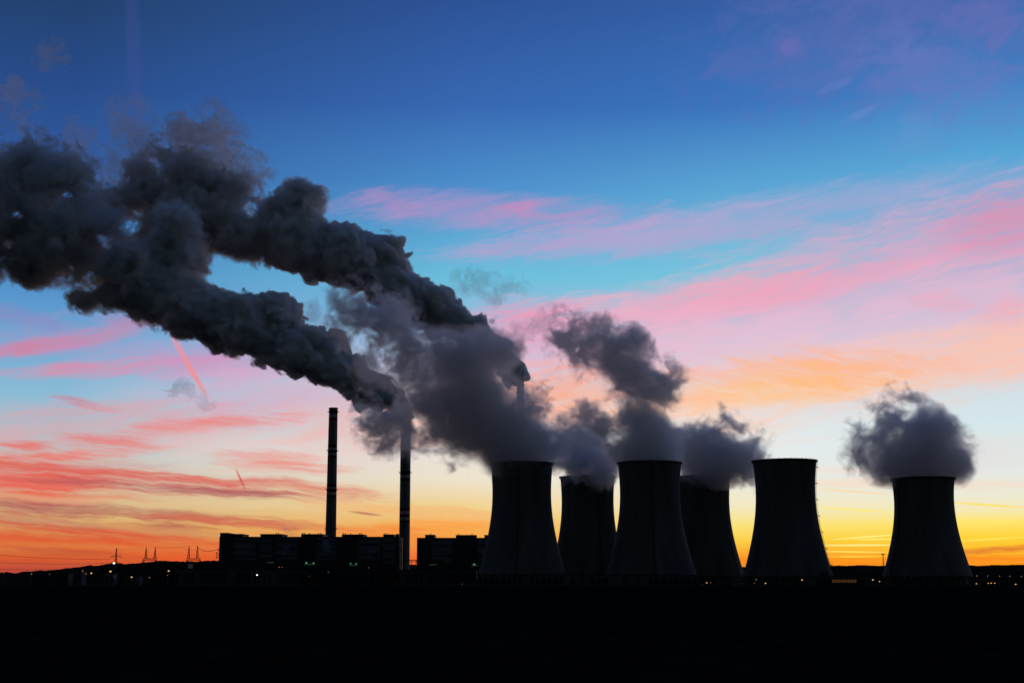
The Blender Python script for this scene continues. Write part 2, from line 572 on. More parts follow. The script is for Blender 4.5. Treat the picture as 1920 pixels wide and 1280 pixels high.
def gantry(xa, xb, xm, ymast, ybeam, label):
    cx = X((xa + xb) / 2, DG)
    t = empty('substation_gantry', (cx, DG, 0), label, 'gantry', 'substation gantries')
    zb = Z(ybeam, DG)
    ax, bx = X(xa, DG) - cx, X(xb, DG) - cx
    m = MB()
    for s in (-.9, .9):
        for z in (zb, zb - 1.8):
            m.bar((ax, s, z), (bx, s, z), .2, seg=4)
    n = 9
    for k in range(n):
        x0, x1 = ax + (bx - ax) * k / n, ax + (bx - ax) * (k + 1) / n
        m.bar((x0, -.9, zb), (x1, -.9, zb - 1.8), .12, seg=4)
        m.bar((x0, .9, zb), (x1, .9, zb - 1.8), .12, seg=4)
    m.build('beam', M_steel, t)
    for x in (ax + 1, bx - 1):
        lattice(MB(), (x, 0, 0), (x, 0, zb - 1.8), 2.6, 1.6, 6, .18).build('leg', M_steel, t)
    for x in xm:
        lattice(MB(), (X(x, DG) - cx, 0, zb), (X(x, DG) - cx, 0, Z(ymast, DG)), 2.4, .35, 7, .15).build('lightning_mast', M_steel, t)
    return t


gantry(266, 293, (272, 289), 1025.5, 1046.5, 'substation gantry with twin lattice masts, nearer the lattice pylon')
gantry(348, 375, (352.5, 368.5), 1023, 1046.5, 'substation gantry with twin lattice masts, nearer the long boiler house')
o = MB().path(sag(at(289, 1026, DG), at(352.5, 1023.5, DG), .6), .09, 4).build('earth_wire', M_cable)
tag(o, 'thin wire strung between the tips of the two substation gantries', 'cable', 'overhead wires of the substation')
o = MB().path(sag(at(216, 1029, DP), at(272, 1026, DG), .8), .05, 4).build('earth_wire', M_cable)
tag(o, 'thin wire from the lattice pylon tip to the nearest gantry mast', 'cable', 'overhead wires of the substation')
o = MB().path(sag(at(368.5, 1023.5, DG), at(387, 1033, 1505), 1.0) + sag(at(387, 1033, 1505), at(409, 1027.8, 1499), 1.0)[1:], .2, 4).build('feeder_cable', M_cable)
tag(o, 'sagging cable from the last gantry mast to the boiler house end wall', 'cable', 'overhead wires of the substation')
D = 1497.0
cb = empty('cable_bracket', (X(408, D), D + 3, Z(1040, D)), 'dark steel cable bracket jutting from the end wall of the long boiler house', 'bracket')
for k, (zz, ln) in enumerate(((5.5, 1.4), (2.6, 3.2), (0.2, 2.4), (-2.2, 3.0))):
    m = MB().bar((1.0, 1, zz), (-ln, 1, zz - .8), .35, seg=5).bar((-ln, 1, zz - .9), (-ln + .4, 1, zz + .7), .45, seg=6)
    m.build('insulator_arm', M_steel, cb)
o = MB().path([at(751, 1049.5, 1540), at(782, 1049.5, 1540)], .45, 6).build('pipe_bridge', M_steel)
for px in (754, 766, 779):
    pass
o2 = MB()
o2.path([at(751, 1049.5, 1540), at(783, 1049.5, 1540)], .45, 6)
o2.path([at(751, 1052.5, 1540), at(783, 1052.5, 1540)], .35, 6)
for px in (753, 771, 780):
    p = at(px, 1049.5, 1540)
    o2.bar((p[0], p[1], 0), p, .4, seg=5)
bpy.data.objects.remove(o)
o2 = o2.build('pipe_bridge', M_steel)
tag(o2, 'thin pipe bridge crossing the bright gap between the two boiler houses', 'pipe bridge')

# radio mast on the right-hand ridge
DM = 1700.0
t = empty('radio_mast', (X(1657.3, DM), DM, 0), 'thin mast with two antenna boxes beside the lone right cooling tower', 'mast')
lattice(MB(), (0, 0, 0), (0, 0, Z(1038, DM)), 1.6, .5, 14, .13).build('lattice_mast', M_steel, t)
for s in (-1, 1):
    MB().box(s * 1.1 - .5, s * 1.1 + .5, -.4, .4, Z(1039.5, DM), Z(1037, DM)).build('antenna_box', M_steel, t)


# ------------------------------------------------------------------ lamps
def lamp(px, py, D, mat, w, label, group='lamps of the plant'):
    """a pole on the ground with a glowing head at the pixel"""
    x, _, z = at(px, py, D)
    z = max(z, 0.8)
    t = empty('street_lamp', (x, D, 0), label, 'lamp', group)
    pole = MB().bar((0, .5, 0), (0, .5, z + .5), .14, .09, 6)
    pole.bar((0, .5, z + .5), (0, 0, z + .55), .08, seg=5)
    pole.build('pole', M_pole, t)
    k = w * mpp(py, D)
    m = MB().lathe([(0.02, z + .38 * k), (.35 * k, z + .28 * k), (.5 * k, z), (.38 * k, z - .22 * k), (.02, z - .3 * k)], 12, closed=False)
    m.build('lamp_head', mat, t, smooth=True)


LAMPS = [
    (7, 1073, G_dim, 2.6, 'dim orange lamp on the slope at the very left end'),
    (59, 1075.5, G_pale, 2.8, 'pale lamp above the low dark shed at the foot of the ridge'),
    (93, 1076, G_dim, 1.6, 'faint reddish lamp over the right half of the low dark shed'),
    (155, 1069.4, G_dim, 2.8, 'dim orange lamp beside the small pale shed, higher of two dim ones'),
    (161.5, 1075, G_dim, 2.6, 'dim orange lamp just left of a bright amber one, below the small pale shed'),
    (171, 1074, G_amber, 3.2, 'bright amber lamp between the small pale shed and the pylon'),
    (207, 1070.7, G_amber, 4.0, 'bright amber lamp over the small grey hut by the pylon'),
    (213.7, 1055.4, G_white, 4.2, 'brightest white lamp, high under the arms of the lattice pylon'),
    (214, 1081, G_greend, 3.0, 'faint greenish lamp at the foot of the small grey hut'),
    (246.8, 1081.4, G_amber, 3.2, 'bright amber lamp in front of the pale flat cabin'),
    (280, 1082, G_dim, 2.6, 'dim red orange lamp under the gantry near the pylon'),
    (316.3, 1069.8, G_amber, 3.4, 'bright amber lamp between the two substation gantries'),
    (314, 1078, G_dim, 2.0, 'faint lamp right below the bright one between the gantries'),
    (523.4, 1062.7, G_dim, 2.4, 'dim orange lamp above the long hall roof, left one of two'),
    (529, 1063, G_dim, 1.8, 'dim orange lamp above the long hall roof, right one of two'),
    (482, 1077.3, G_white, 3.0, 'small white lamp in front of the long low hall with bays'),
    (615.7, 1072, G_pale, 2.0, 'faint pale lamp in front of the smokeless chimney'),
    (579.7, 1079.5, G_dim, 2.0, 'faint lamp at the left end of the dark low hall'),
    (691, 1063.5, G_dim, 1.8, 'faint amber lamp over the right end of the dark low hall'),
    (866.6, 1094.5, G_pale, 1.6, 'faint lamp at the field edge left of the first cooling tower'),
    (1325, 1091.9, G_amber, 2.4, 'amber lamp at the foot of the half hidden tower'),
    (1332.6, 1092, G_dim, 1.8, 'faint lamp right beside the amber one under the half hidden tower'),
    (1418, 1086, G_pale, 2.6, 'pale lamp at the left foot of the steamless tower, upper one'),
    (1414.4, 1092.3, G_dim, 1.8, 'faint lamp at the left foot of the steamless tower, lowest of three'),
    (1435.2, 1093, G_amber, 2.6, 'amber lamp low in front of the steamless tower'),
    (1503.9, 1086.7, G_amber, 2.8, 'amber lamp just left of the flat pumping house'),
    (1636.6, 1086.5, G_amber, 2.8, 'amber lamp between the pumping house and the lone tower, higher of two'),
    (1649, 1089.6, G_amber, 2.2, 'amber lamp touching the left foot of the lone right tower'),
    (1831.8, 1079, G_pale, 2.4, 'pale lamp in the upper row, first from the lone tower'),
    (1852, 1079, G_pale, 2.2, 'pale lamp in the upper row, second from the lone tower'),
    (1874, 1079.5, G_pale, 2.2, 'pale lamp in the upper row, third from the lone tower'),
    (1893.5, 1079.5, G_pale, 2.2, 'pale lamp in the upper row, fourth from the lone tower'),
    (1915, 1080, G_pale, 2.2, 'pale lamp ending the upper row at the picture edge'),
    (1830.7, 1093.6, G_amber, 2.2, 'low amber lamp next to the right foot of the lone tower'),
    (1853, 1093, G_amber, 2.0, 'low amber lamp, left one of the close cluster of three'),
    (1858.5, 1092.4, G_amber, 2.2, 'low amber lamp in the middle of the close cluster of three'),
    (1865, 1092.7, G_amber, 2.2, 'low amber lamp, right one of the close cluster of three'),
    (1904.5, 1094.7, G_amber, 2.4, 'low amber lamp standing alone near the right picture edge'),
]
for (px, py, mat, w, lab) in LAMPS:
    D = 1395.0
    if px > 890: D = 1240.0
    if 1825 < px and py < 1085: D = 1480.0
    if 500 < px < 700: D = 1415.0
    if 205 < px < 210: D = 1400.0
    if 212 < px < 215 and py < 1060: D = 1460.0
    lamp(px, py, D, mat, w, lab)


# ------------------------------------------------------------------ trees
def tree(px, D, H, W, label, bare=False, seed=0):
    rng = random.Random(seed)
    t = empty('tree', (X(px, D), D, 0), label, 'tree', 'trees around the plant')
    tr = MB()
    tr.bar((0, 0, 0), (rng.uniform(-.3, .3), 0, H * .55), H * .03, H * .015, 7)
    tips = []

    def limb(p, d, L, r, n):
        q = tuple(p[i] + d[i] * L for i in range(3))
        tr.bar(p, q, r, r * .6, 5)
        tips.append(q)
        if n:
            for _ in range(3):
                dd = [d[i] + rng.uniform(-.7, .7) for i in range(3)]
                dd[2] = abs(dd[2]) + .25
                l = math.sqrt(sum(c * c for c in dd))
                limb(q, [c / l for c in dd], L * rng.uniform(.6, .8), r * .55, n - 1)
    for k in range(6):
        z = H * rng.uniform(.2, .5)
        a = rng.uniform(0, 6.28)
        s = W / H
        d = [math.cos(a) * s * 1.3, math.sin(a) * s * 1.3, .8]
        l = math.sqrt(sum(c * c for c in d))
        limb((0, 0, z), [c / l for c in d], H * .2, H * .011, 3 if bare else 2)
    tr.build('trunk', M_bark, t)
    cr = MB()
    for (x, y, z) in tips:
        for _ in range(5 if bare else 26):
            c = (x + rng.gauss(0, H * .045), y + rng.gauss(0, H * .045), z + rng.gauss(0, H * .04))
            e = [np.array([rng.gauss(0, 1) for _ in range(3)]) * H * (.012 if bare else .02) for _ in range(3)]
            n = len(cr.v)
            cr.v += [tuple(np.array(c) + q) for q in e]
            cr.f.append((n, n + 1, n + 2))
    cr.build('crown', M_wood, t)
    return t


TREES = [(97, 1560, 17.5, 9, 'bare tree breaking the ridge line above the low dark shed, left of two', True), (102, 1560, 15, 7, 'bare tree breaking the ridge line above the low dark shed, right of two', True),
         (122.5, 1560, 18, 8, 'slim bare tree on the ridge line left of the small pale shed', True), (143, 1560, 18, 8, 'low bare tree directly above the small pale shed', True),
         (192, 1540, 24, 16, 'round dark tree on the ridge just left of the pylon', False), (228, 1540, 25, 15, 'round dark tree on the ridge just right of the pylon', False),
         (465, 1395, 11, 7, 'dark tree in front of the joint between two pale low halls', False), (574, 1390, 12, 8, 'dark tree at the left corner of the dark low hall', False),
         (724, 1385, 17, 10, 'tall dark tree at the right end of the dark low hall', False), (738, 1385, 13, 9, 'shorter dark tree beside the tall one near the smoking chimney', False),
         (640, 1390, 10, 8, 'low dark tree in front of the middle of the dark low hall', False)]
for i, (px, D, H, W, lab, bare) in enumerate(TREES):
    tree(px, D, H, W, lab, bare, 40 + i)

# scrub along the field edge: nobody could count it
rng = random.Random(4)
sc = MB()
for k in range(9000):
    px = rng.uniform(-200, 2120)
    D = rng.uniform(1215, 1235)
    hgt = abs(rng.gauss(0, .5)) * (1 + .8 * math.sin(px * .031) * math.sin(px * .0127 + 1)) + .25
    x = X(px, D)
    n = len(sc.v)
    dx = rng.uniform(-.6, .6)
    sc.v += [(x - .35, D, 0), (x + .35, D + rng.uniform(-.3, .3), 0), (x + dx, D, hgt * 1.6)]
    sc.f.append((n, n + 1, n + 2))
tag(sc.build('scrub', M_wood), 'low dark scrub along the far edge of the field', 'scrub', kind='stuff')

# ------------------------------------------------------------------ smoke and steam
_rs = np.random.RandomState(11)
PERM = _rs.permutation(512).astype(np.int32)
PERM = np.concatenate([PERM, PERM])
_g = _rs.normal(size=(512, 3))
GRAD = (_g / np.linalg.norm(_g, axis=1)[:, None]).astype(np.float32)


def perlin(p, seed):
    p = p + np.float32(seed * 17.31)
    pf = np.floor(p)
    i = pf.astype(np.int32)
    f = (p - pf).astype(np.float32)
    u = f * f * f * (f * (f * 6 - 15) + 10)
    out = None
    i0 = i & 511
    i1 = (i + 1) & 511
    A = (PERM[i0[:, 0]], PERM[i1[:, 0]])
    res = np.zeros(len(p), np.float32)
    for cx in (0, 1):
        wx = u[:, 0] if cx else 1 - u[:, 0]
        for cy in (0, 1):
            B = PERM[(A[cx] + (i1 if cy else i0)[:, 1]) & 511]
            wy = wx * (u[:, 1] if cy else 1 - u[:, 1])
            for cz in (0, 1):
                g = GRAD[PERM[(B + (i1 if cz else i0)[:, 2]) & 511]]
                d = g[:, 0] * (f[:, 0] - cx) + g[:, 1] * (f[:, 1] - cy) + g[:, 2] * (f[:, 2] - cz)
                res += d * wy * (u[:, 2] if cz else 1 - u[:, 2])
    return res * 1.6


def nets(val, org, h):
    """surface of val < 0 as a quad mesh (surface nets); val is positive on the border"""
    nx, ny, nz = val.shape
    ins = val < 0
    c = [ins[a:nx - 1 + a, b:ny - 1 + b, d:nz - 1 + d] for a in (0, 1) for b in (0, 1) for d in (0, 1)]
    anyc = c[0].copy(); allc = c[0].copy()
    for k in c[1:]:
        anyc |= k; allc &= k
    act = anyc & ~allc
    idx = np.argwhere(act)
    if len(idx) == 0:
        return np.zeros((0, 3)), np.zeros((0, 4), int)
    ids = np.full(act.shape, -1, np.int32)
    ids[act] = np.arange(len(idx))
    cv = {}
    for a in (0, 1):
        for b in (0, 1):
            for d in (0, 1):
                cv[(a, b, d)] = val[idx[:, 0] + a, idx[:, 1] + b, idx[:, 2] + d]
    pos = np.zeros((len(idx), 3)); cnt = np.zeros(len(idx))
    ks = list(cv)
    for i, p in enumerate(ks):
        for q in ks[i + 1:]:
            if sum(abs(p[t] - q[t]) for t in range(3)) != 1:
                continue
            x = (cv[p] < 0) != (cv[q] < 0)
            t = np.where(x, cv[p] / np.where(x, cv[p] - cv[q], 1), 0)
            for ax in range(3):
                pos[:, ax] += np.where(x, p[ax] + t * (q[ax] - p[ax]), 0)
            cnt += x
    pos = (idx + pos / cnt[:, None]) * h + np.array(org)
    quads = []
    for ax in range(3):
        sl0 = [slice(1, -1)] * 3; sl1 = [slice(1, -1)] * 3
        sl0[ax] = slice(0, -1); sl1[ax] = slice(1, None)
        a, b = ins[tuple(sl0)], ins[tuple(sl1)]
        e = np.argwhere(a != b)
        off = np.ones(3, int); off[ax] = 0
        e = e + off
        flip = ins[e[:, 0], e[:, 1], e[:, 2]]
        o1, o2 = (ax + 1) % 3, (ax + 2) % 3
        cs = []
        for d1, d2 in ((0, 0), (1, 0), (1, 1), (0, 1)):
            k = e.copy(); k[:, o1] -= d1; k[:, o2] -= d2
            cs.append(ids[k[:, 0], k[:, 1], k[:, 2]])
        q = np.stack(cs, 1)
        q[~flip] = q[~flip][:, ::-1]
        quads.append(q)
    return pos, np.concatenate(quads)


def drop_specks(pos, quads, least):
    """leave out the loose islands of fewer than LEAST vertices"""
    lab = np.arange(len(pos))
    a = quads.ravel(); b = np.roll(quads, -1, 1).ravel()
    while True:
        m = np.minimum(lab[a], lab[b])
        new = lab.copy()
        np.minimum.at(new, a, m); np.minimum.at(new, b, m)
        new = new[new]
        new = new[new]
        if (new == lab).all():
            break
        lab = new
    size = np.bincount(lab, minlength=len(pos))
    keep = size[lab] >= least
    idx = np.cumsum(keep) - 1
    return pos[keep], idx[quads[keep[quads[:, 0]]]]


def np_mesh(name, pos, quads, mat, parent=None):
    me = bpy.data.meshes.new(name)
    me.vertices.add(len(pos))
    me.vertices.foreach_set('co', np.ascontiguousarray(pos, np.float32).ravel())
    n = len(quads)
    me.loops.add(n * 4)
    me.loops.foreach_set('vertex_index', quads.astype(np.int32).ravel())
    me.polygons.add(n)
    me.polygons.foreach_set('loop_start', np.arange(n, dtype=np.int32) * 4)
    me.polygons.foreach_set('use_smooth', np.ones(n, bool))
    me.update(calc_edges=True)
    me.materials.append(mat)
    o = bpy.data.objects.new(name, me)
    COL.objects.link(o)
    if parent:
        o.parent = parent
    return o


def smoke_mat(name, col, density, g=0.2, skin=0.0, skincol=(0.3, 0.3, 0.32)):
    m = bpy.data.materials.new(name)
    m.use_nodes = True
    nt = m.node_tree
    nt.nodes.remove(nt.nodes['Principled BSDF'])
    out = nt.nodes['Material Output']
    v = nt.nodes.new('ShaderNodeVolumePrincipled')
    v.inputs['Color'].default_value = (*col, 1)
    v.inputs['Density'].default_value = density
    v.inputs['Anisotropy'].default_value = g
    nt.links.new(v.outputs[0], out.inputs['Volume'])
    if skin:
        t = nt.nodes.new('ShaderNodeBsdfTransparent')
        d = nt.nodes.new('ShaderNodeBsdfDiffuse')
        d.inputs['Color'].default_value = (*skincol, 1)
        mx = nt.nodes.new('ShaderNodeMixShader')
        mx.inputs[0].default_value = skin
        nt.links.new(t.outputs[0], mx.inputs[1])
        nt.links.new(d.outputs[0], mx.inputs[2])
        nt.links.new(mx.outputs[0], out.inputs['Surface'])
    m.cycles.homogeneous_volume = True
    return m


def plume(name, label, cat, group, D, balls, h, billow, soft_amp, mats, levels, seed, wav=(48, 24, 12, 6, 3), gaps=(), octaves=5):
    """balls: (px, py, radius px, softness 0..1, metres behind D). Builds nested shells of the same field."""
    bs = []
    for b in balls:
        px, py, r = b[:3]
        s = b[3] if len(b) > 3 else 0.0
        dy = b[4] if len(b) > 4 else 0.0
        c = at(px, py, D + dy)
        bs.append((c[0], c[1], c[2], r * mpp(py, D + dy), s))
    bs = np.array(bs)
    mar = 9 + 0.35 * bs[:, 3].max() * (0.4 + bs[:, 4].max())
    lo = (bs[:, :3] - bs[:, 3:4]).min(0) - mar
    hi = (bs[:, :3] + bs[:, 3:4]).max(0) + mar
    n = np.ceil((hi - lo) / h).astype(int) + 1
    ax = [lo[k] + h * np.arange(n[k]) for k in range(3)]
    k_s = 3.5
    acc = np.zeros(n, np.float32); sw = np.zeros(n, np.float32); rw = np.zeros(n, np.float32)
    for (x, y, z, r, s) in bs:
        w = r + 26
        sl = tuple(slice(max(0, int((c - w - lo[i]) / h)), int((c + w - lo[i]) / h) + 2) for i, c in enumerate((x, y, z)))
        dx = ((ax[0][sl[0]] - x) ** 2)[:, None, None]
        dy = ((ax[1][sl[1]] - y) ** 2)[None, :, None]
        dz = ((ax[2][sl[2]] - z) ** 2)[None, None, :]
        d = np.sqrt(dx + dy + dz).astype(np.float32) - r
        e = np.exp(np.clip(-d / k_s, -30, 30))
        acc[sl] += e; sw[sl] += e * s; rw[sl] += e * r
    d = np.where(acc > 0, -k_s * np.log(np.maximum(acc, 1e-13)), 60).astype(np.float32)
    for (px, py, r) in gaps:       # holes torn through the plume
        c = at(px, py, D); r = r * mpp(py, D)
        sl = (slice(max(0, int((c[0] - 2.3 * r - lo[0]) / h)), max(0, int((c[0] + 2.3 * r - lo[0]) / h) + 2)), slice(None), slice(max(0, int((c[2] - 2.3 * r - lo[2]) / h)), max(0, int((c[2] + 2.3 * r - lo[2]) / h) + 2)))
        q = np.sqrt(((ax[0][sl[0]] - c[0]) ** 2)[:, None, None] + ((ax[1] - c[1]) ** 2 * .03)[None, :, None] + ((ax[2][sl[2]] - c[2]) ** 2)[None, None, :]).astype(np.float32)
        d[sl] = np.maximum(d[sl], np.where(q < r * 2.2, r - q, -99))
    soft = sw / np.maximum(acc, 1e-13); rr = rw / np.maximum(acc, 1e-13)
    band = np.argwhere((d < 26) & (d > -45))
    bi = tuple(band.T)
    P = (band * h + lo).astype(np.float32)
    sft = soft[bi]; rloc = rr[bi]
    # turbulent warp, then rounded billows and ragged fibres
    W = np.stack([perlin(P / 30, seed + q) for q in (1, 2, 3)], 1) * 7
    W += np.stack([perlin(P / 11, seed + q) for q in (4, 5, 6)], 1) * (1.2 + 4.5 * sft[:, None])
    Q = P + W
    bil = np.zeros(len(P), np.float32); fib = np.zeros(len(P), np.float32)
    wb = (.34, .68, .88, .85, .6)
    for k, wl in enumerate(wav):
        nz = perlin(Q / wl, seed + 10 + k)
        lim = np.clip(rloc / (wl * .5), 0, 1)
        bil += (np.abs(nz) - .20) * wl * wb[k] * lim
        fib += ((.50 - 2.1 * np.abs(nz)) * .34 + nz * .22) * wl * lim * (.8, 1, 1.1, 1.3, 1.3)[k]
    hard = d[bi] - bil * billow - fib * soft_amp * .3
    fb = np.zeros(len(P), np.float32)
    for k, (wl, wt) in enumerate(((62, .34), (30, .42), (15, .38), (7.5, .32), (3.9, .25))[:octaves]):
        nz = perlin(Q / (wl, wl, wl * .9), seed + 30 + k)
        fb += wt * (.45 * nz + .75 * (.24 - np.abs(nz)) * 2.0)
    loose = np.clip(rloc, 9, 34) * (np.clip(d[bi] / np.maximum(rloc, 6), -.9, 3) * (.85 - .30 * sft) + .02 + .10 * sft - fb * (1.0 + 1.0 * sft) * soft_amp)
    k_ = np.clip(sft * 1.7, 0, 1)
    dd = hard * (1 - k_) + loose * k_
    full = np.where(d < 0, d - 30, 30).astype(np.float32)
    full[bi] = dd
    top = None
    for (part, off, shift), mat in zip(levels, mats):
        v = full - off * (np.clip(rr / 22, .12, 1) if off < 0 else np.clip(rr / 12, .3, 1)) + shift * soft * rr
        v[0], v[-1] = 9, 9; v[:, 0], v[:, -1] = 9, 9; v[:, :, 0], v[:, :, -1] = 9, 9
        pos, quads = nets(v, lo, h)
        if len(pos):
            pos, quads = drop_specks(pos, quads, 150 if name == 'smoke_plume' else 50 if name != 'vent_steam' else 1)
        if len(pos) == 0:
            continue
        o = np_mesh(name if part is None else part, pos, quads, mat, top)
        if part is None:
            top = o
            tag(o, label, cat, group, 'thing')
    return top


Q = 1.0
C_smoke, C_steam = (0.992, 0.992, 0.993), (0.982, 0.967, 0.972)
MS_body = smoke_mat('chimney_smoke', C_smoke, 0.085, 0.3, 0.05)
MS_veil = smoke_mat('chimney_smoke_veil', C_smoke, 0.011, 0.4)
MS_core = smoke_mat('chimney_smoke_core', C_smoke, 0.42, 0.2)
MT_body = smoke_mat('tower_steam', C_steam, 0.03, 0.5, 0.012)
MT_veil = smoke_mat('tower_steam_veil', C_steam, 0.010, 0.6)
MT_mid = smoke_mat('tower_steam_inner', C_steam, 0.05, 0.4)
MT_core = smoke_mat('tower_steam_core', C_steam, 0.06, 0.3)
MF_body = smoke_mat('faint_smoke', C_smoke, 0.017, 0.4, 0.01)
MR_body = smoke_mat('torn_smoke', C_smoke, 0.05, 0.35, 0.02)
MW_body = smoke_mat('thin_wisp', C_steam, 0.017, 0.5, 0.01)

LV = [(None, 0.0, 0.0), ('veil', 1.4, -.04), ('dense_core', -1.3, .40)]
LVT = [(None, 0.0, 0.0), ('veil', 2.0, -.02), ('inner_steam', -1.4, .22), ('dense_core', -3.6, .35)]

PA = [(757, 778, 9), (752, 762, 14), (735, 750, 20), (712, 738, 26), (682, 722, 31), (648, 700, 38), (612, 675, 46, 0, 6), (610, 640, 20), (560, 660, 44, 0, -8), (520, 595, 42, 0, 8), (492, 582, 30), (500, 640, 38),
      (455, 610, 54, 0, -6), (405, 595, 54, 0, 10), (352, 575, 58, .1, -8), (300, 545, 66, .2, 8), (262, 548, 42, .2), (205, 545, 36, .35), (160, 560, 28, .4), (240, 505, 58, .35, -10), (325, 480, 58, .3, 12),
      (185, 470, 64, .5, 12), (130, 425, 70, .6, -10), (75, 440, 74, .6, 8), (20, 430, 70, .6, -8), (60, 330, 60, .65, 10), (5, 350, 56, .7), (125, 335, 46, .7), (-45, 420, 86, .6), (-60, 340, 66, .7),
      (60, 505, 34, .4), (25, 490, 36, .35), (-40, 480, 50, .35), (330, 420, 40, .4)]
plume('smoke_plume', 'dark billowing smoke plume from the chimney beside the long boiler house, lower of two', 'smoke plume', 'dark chimney smoke plumes', DC, PA, 1.7 * Q, 1.05, .95, (MS_body, MS_veil, MS_core), LV, 1, gaps=((246, 425, 26), (205, 462, 22), (345, 588, 15), (125, 525, 22), (175, 520, 16), (5, 520, 18), (100, 385, 12), (205, 350, 30)))
PB = [(975, 709, 7), (963, 704, 17), (950, 699, 13), (967, 690, 13), (958, 682, 15), (946, 672, 18), (926, 652, 23), (893, 624, 26), (862, 612, 28), (825, 585, 42, 0, 6), (780, 562, 44, 0, -6), (735, 535, 48), (712, 487, 46, 0, 8), (660, 482, 58, 0, -8), (610, 475, 54, 0, 8),
      (560, 450, 60, .1, -8), (572, 375, 40, .2, 4), (535, 390, 38, .2), (500, 440, 58, .25, 8), (450, 428, 58, .3, -6), (400, 415, 60, .35, 6), (345, 408, 68, .3, -8), (285, 360, 58, .4, 6), (300, 450, 58, .3, 8), (262, 335, 34, .5),
      (425, 358, 38, .7), (325, 325, 48, .6), (228, 390, 48, .55), (440, 372, 38, .7), (375, 345, 40, .7)]
plume('smoke_plume', 'dark billowing smoke plume from the tallest chimney, upper of two, ragged at its far end', 'smoke plume', 'dark chimney smoke plumes', D3, PB, 1.8 * Q, 1.05, .95, (MS_body, MS_veil, MS_core), LV, 40, gaps=((246, 425, 30), (210, 460, 26), (472, 398, 20), (590, 415, 10), (420, 395, 14), (318, 255, 12), (420, 300, 16)))

P1s = [(977, 868, 46, .1), (978, 816, 42, .15), (998, 828, 40, .15), (955, 792, 42, .2), (955, 845, 60, .15), (1010, 846, 32, .2), (930, 805, 62, .2), (885, 800, 58, .25), (895, 752, 62, .2), (866, 745, 64, .25), (845, 692, 56, .3), (892, 690, 50, .25), (925, 668, 30, .35), (880, 656, 36, .3), (838, 655, 36, .35), (945, 662, 30, .35), (958, 652, 22, .5), (908, 642, 32, .35), (938, 690, 26, .4),
       (822, 795, 42, .35), (848, 832, 26, .4), (800, 755, 44, .4), (796, 700, 38, .4), (772, 655, 40, .5), (735, 612, 44, .55), (690, 588, 42, .65), (652, 570, 30, .8), (762, 695, 24, .8), (640, 610, 20, .9), (700, 640, 24, .95), (690, 690, 22, .95),
       (715, 775, 34, .6), (735, 790, 34, .55), (718, 808, 36, .5), (720, 830, 24, .6), (768, 822, 26, .6), (800, 820, 26, .6), (770, 790, 26, .7), (695, 790, 22, .8), (655, 640, 16, .95), (850, 870, 14, .9), (988, 758, 32, .8), (972, 744, 26, .85), (1042, 836, 26, .5), (740, 735, 22, .9)]
plume('steam_plume', 'thick grey steam plume drifting left from the cooling tower closest to the boiler house', 'steam plume', 'cooling tower steam plumes', 1325, P1s, 1.5 * Q, .45, 1.0, (MT_body, MT_veil, MT_mid, MT_core), LVT, 80)
P2s = [(1100, 875, 44, .35), (1090, 850, 44, .35), (1120, 865, 40, .4), (1060, 832, 38, .45), (1120, 880, 32, .45, -34), (1095, 866, 36, .45, -36), (1138, 882, 24, .5, -34), (1055, 862, 26, .5), (1080, 805, 28, .6), (1050, 800, 20, .7), (1110, 830, 28, .6)]
plume('steam_plume', 'low steam plume spilling over the rim of the tower behind the front gap', 'steam plume', 'cooling tower steam plumes', 1495, P2s, 1.5 * Q, .4, .9, (MT_body, MT_veil, MT_mid, MT_core), LVT, 120)
P3s = [(1219, 866, 48, .1), (1214, 845, 56, .2), (1205, 808, 52, .25), (1196, 778, 36, .3), (1165, 810, 36, .4), (1130, 800, 32, .5), (1105, 785, 24, .6), (1242, 825, 32, .3), (1165, 840, 30, .5), (1120, 815, 26, .6), (1100, 770, 14, .9), (1180, 760, 22, .5)]
plume('steam_plume', 'steam plume rising straight above the middle front cooling tower', 'steam plume', 'cooling tower steam plumes', DT, P3s, 1.4 * Q, .45, .95, (MT_body, MT_veil, MT_mid, MT_core), LVT, 160)
P3u = [(1240, 725, 38, .4), (1208, 716, 36, .4), (1180, 690, 46, .3), (1145, 670, 42, .35), (1185, 650, 40, .4), (1105, 655, 34, .45), (1068, 640, 30, .5), (1045, 635, 20, .7), (1135, 622, 24, .6), (1178, 738, 22, .8), (1120, 607, 16, .7), (1065, 600, 20, .9), (1260, 700, 18, .8), (1080, 680, 22, .9)]
plume('steam_cloud', 'detached dark steam cloud floating above the middle front cooling tower plume', 'steam cloud', None, DT + 10, P3u, 1.4 * Q, .4, .9, (MT_body, MT_veil, MT_mid, MT_core), LVT, 200)
P4s = [(1345, 868, 46, .25, -20), (1388, 866, 38, .3, -20), (1318, 876, 40, .2), (1300, 848, 44, .3), (1345, 850, 48, .3), (1378, 855, 42, .3), (1398, 850, 26, .5), (1388, 815, 32, .75), (1350, 815, 34, .6), (1300, 822, 32, .5), (1408, 835, 22, .9), (1268, 832, 32, .5), (1405, 885, 20, .7), (1425, 868, 14, .8), (1370, 785, 18, 1), (1390, 880, 22, .7)]
plume('steam_plume', 'low flat steam plume capping the half hidden cooling tower', 'steam plume', 'cooling tower steam plumes', 1490, P4s, 1.5 * Q, .4, .9, (MT_body, MT_veil, MT_mid, MT_core), LVT, 240)
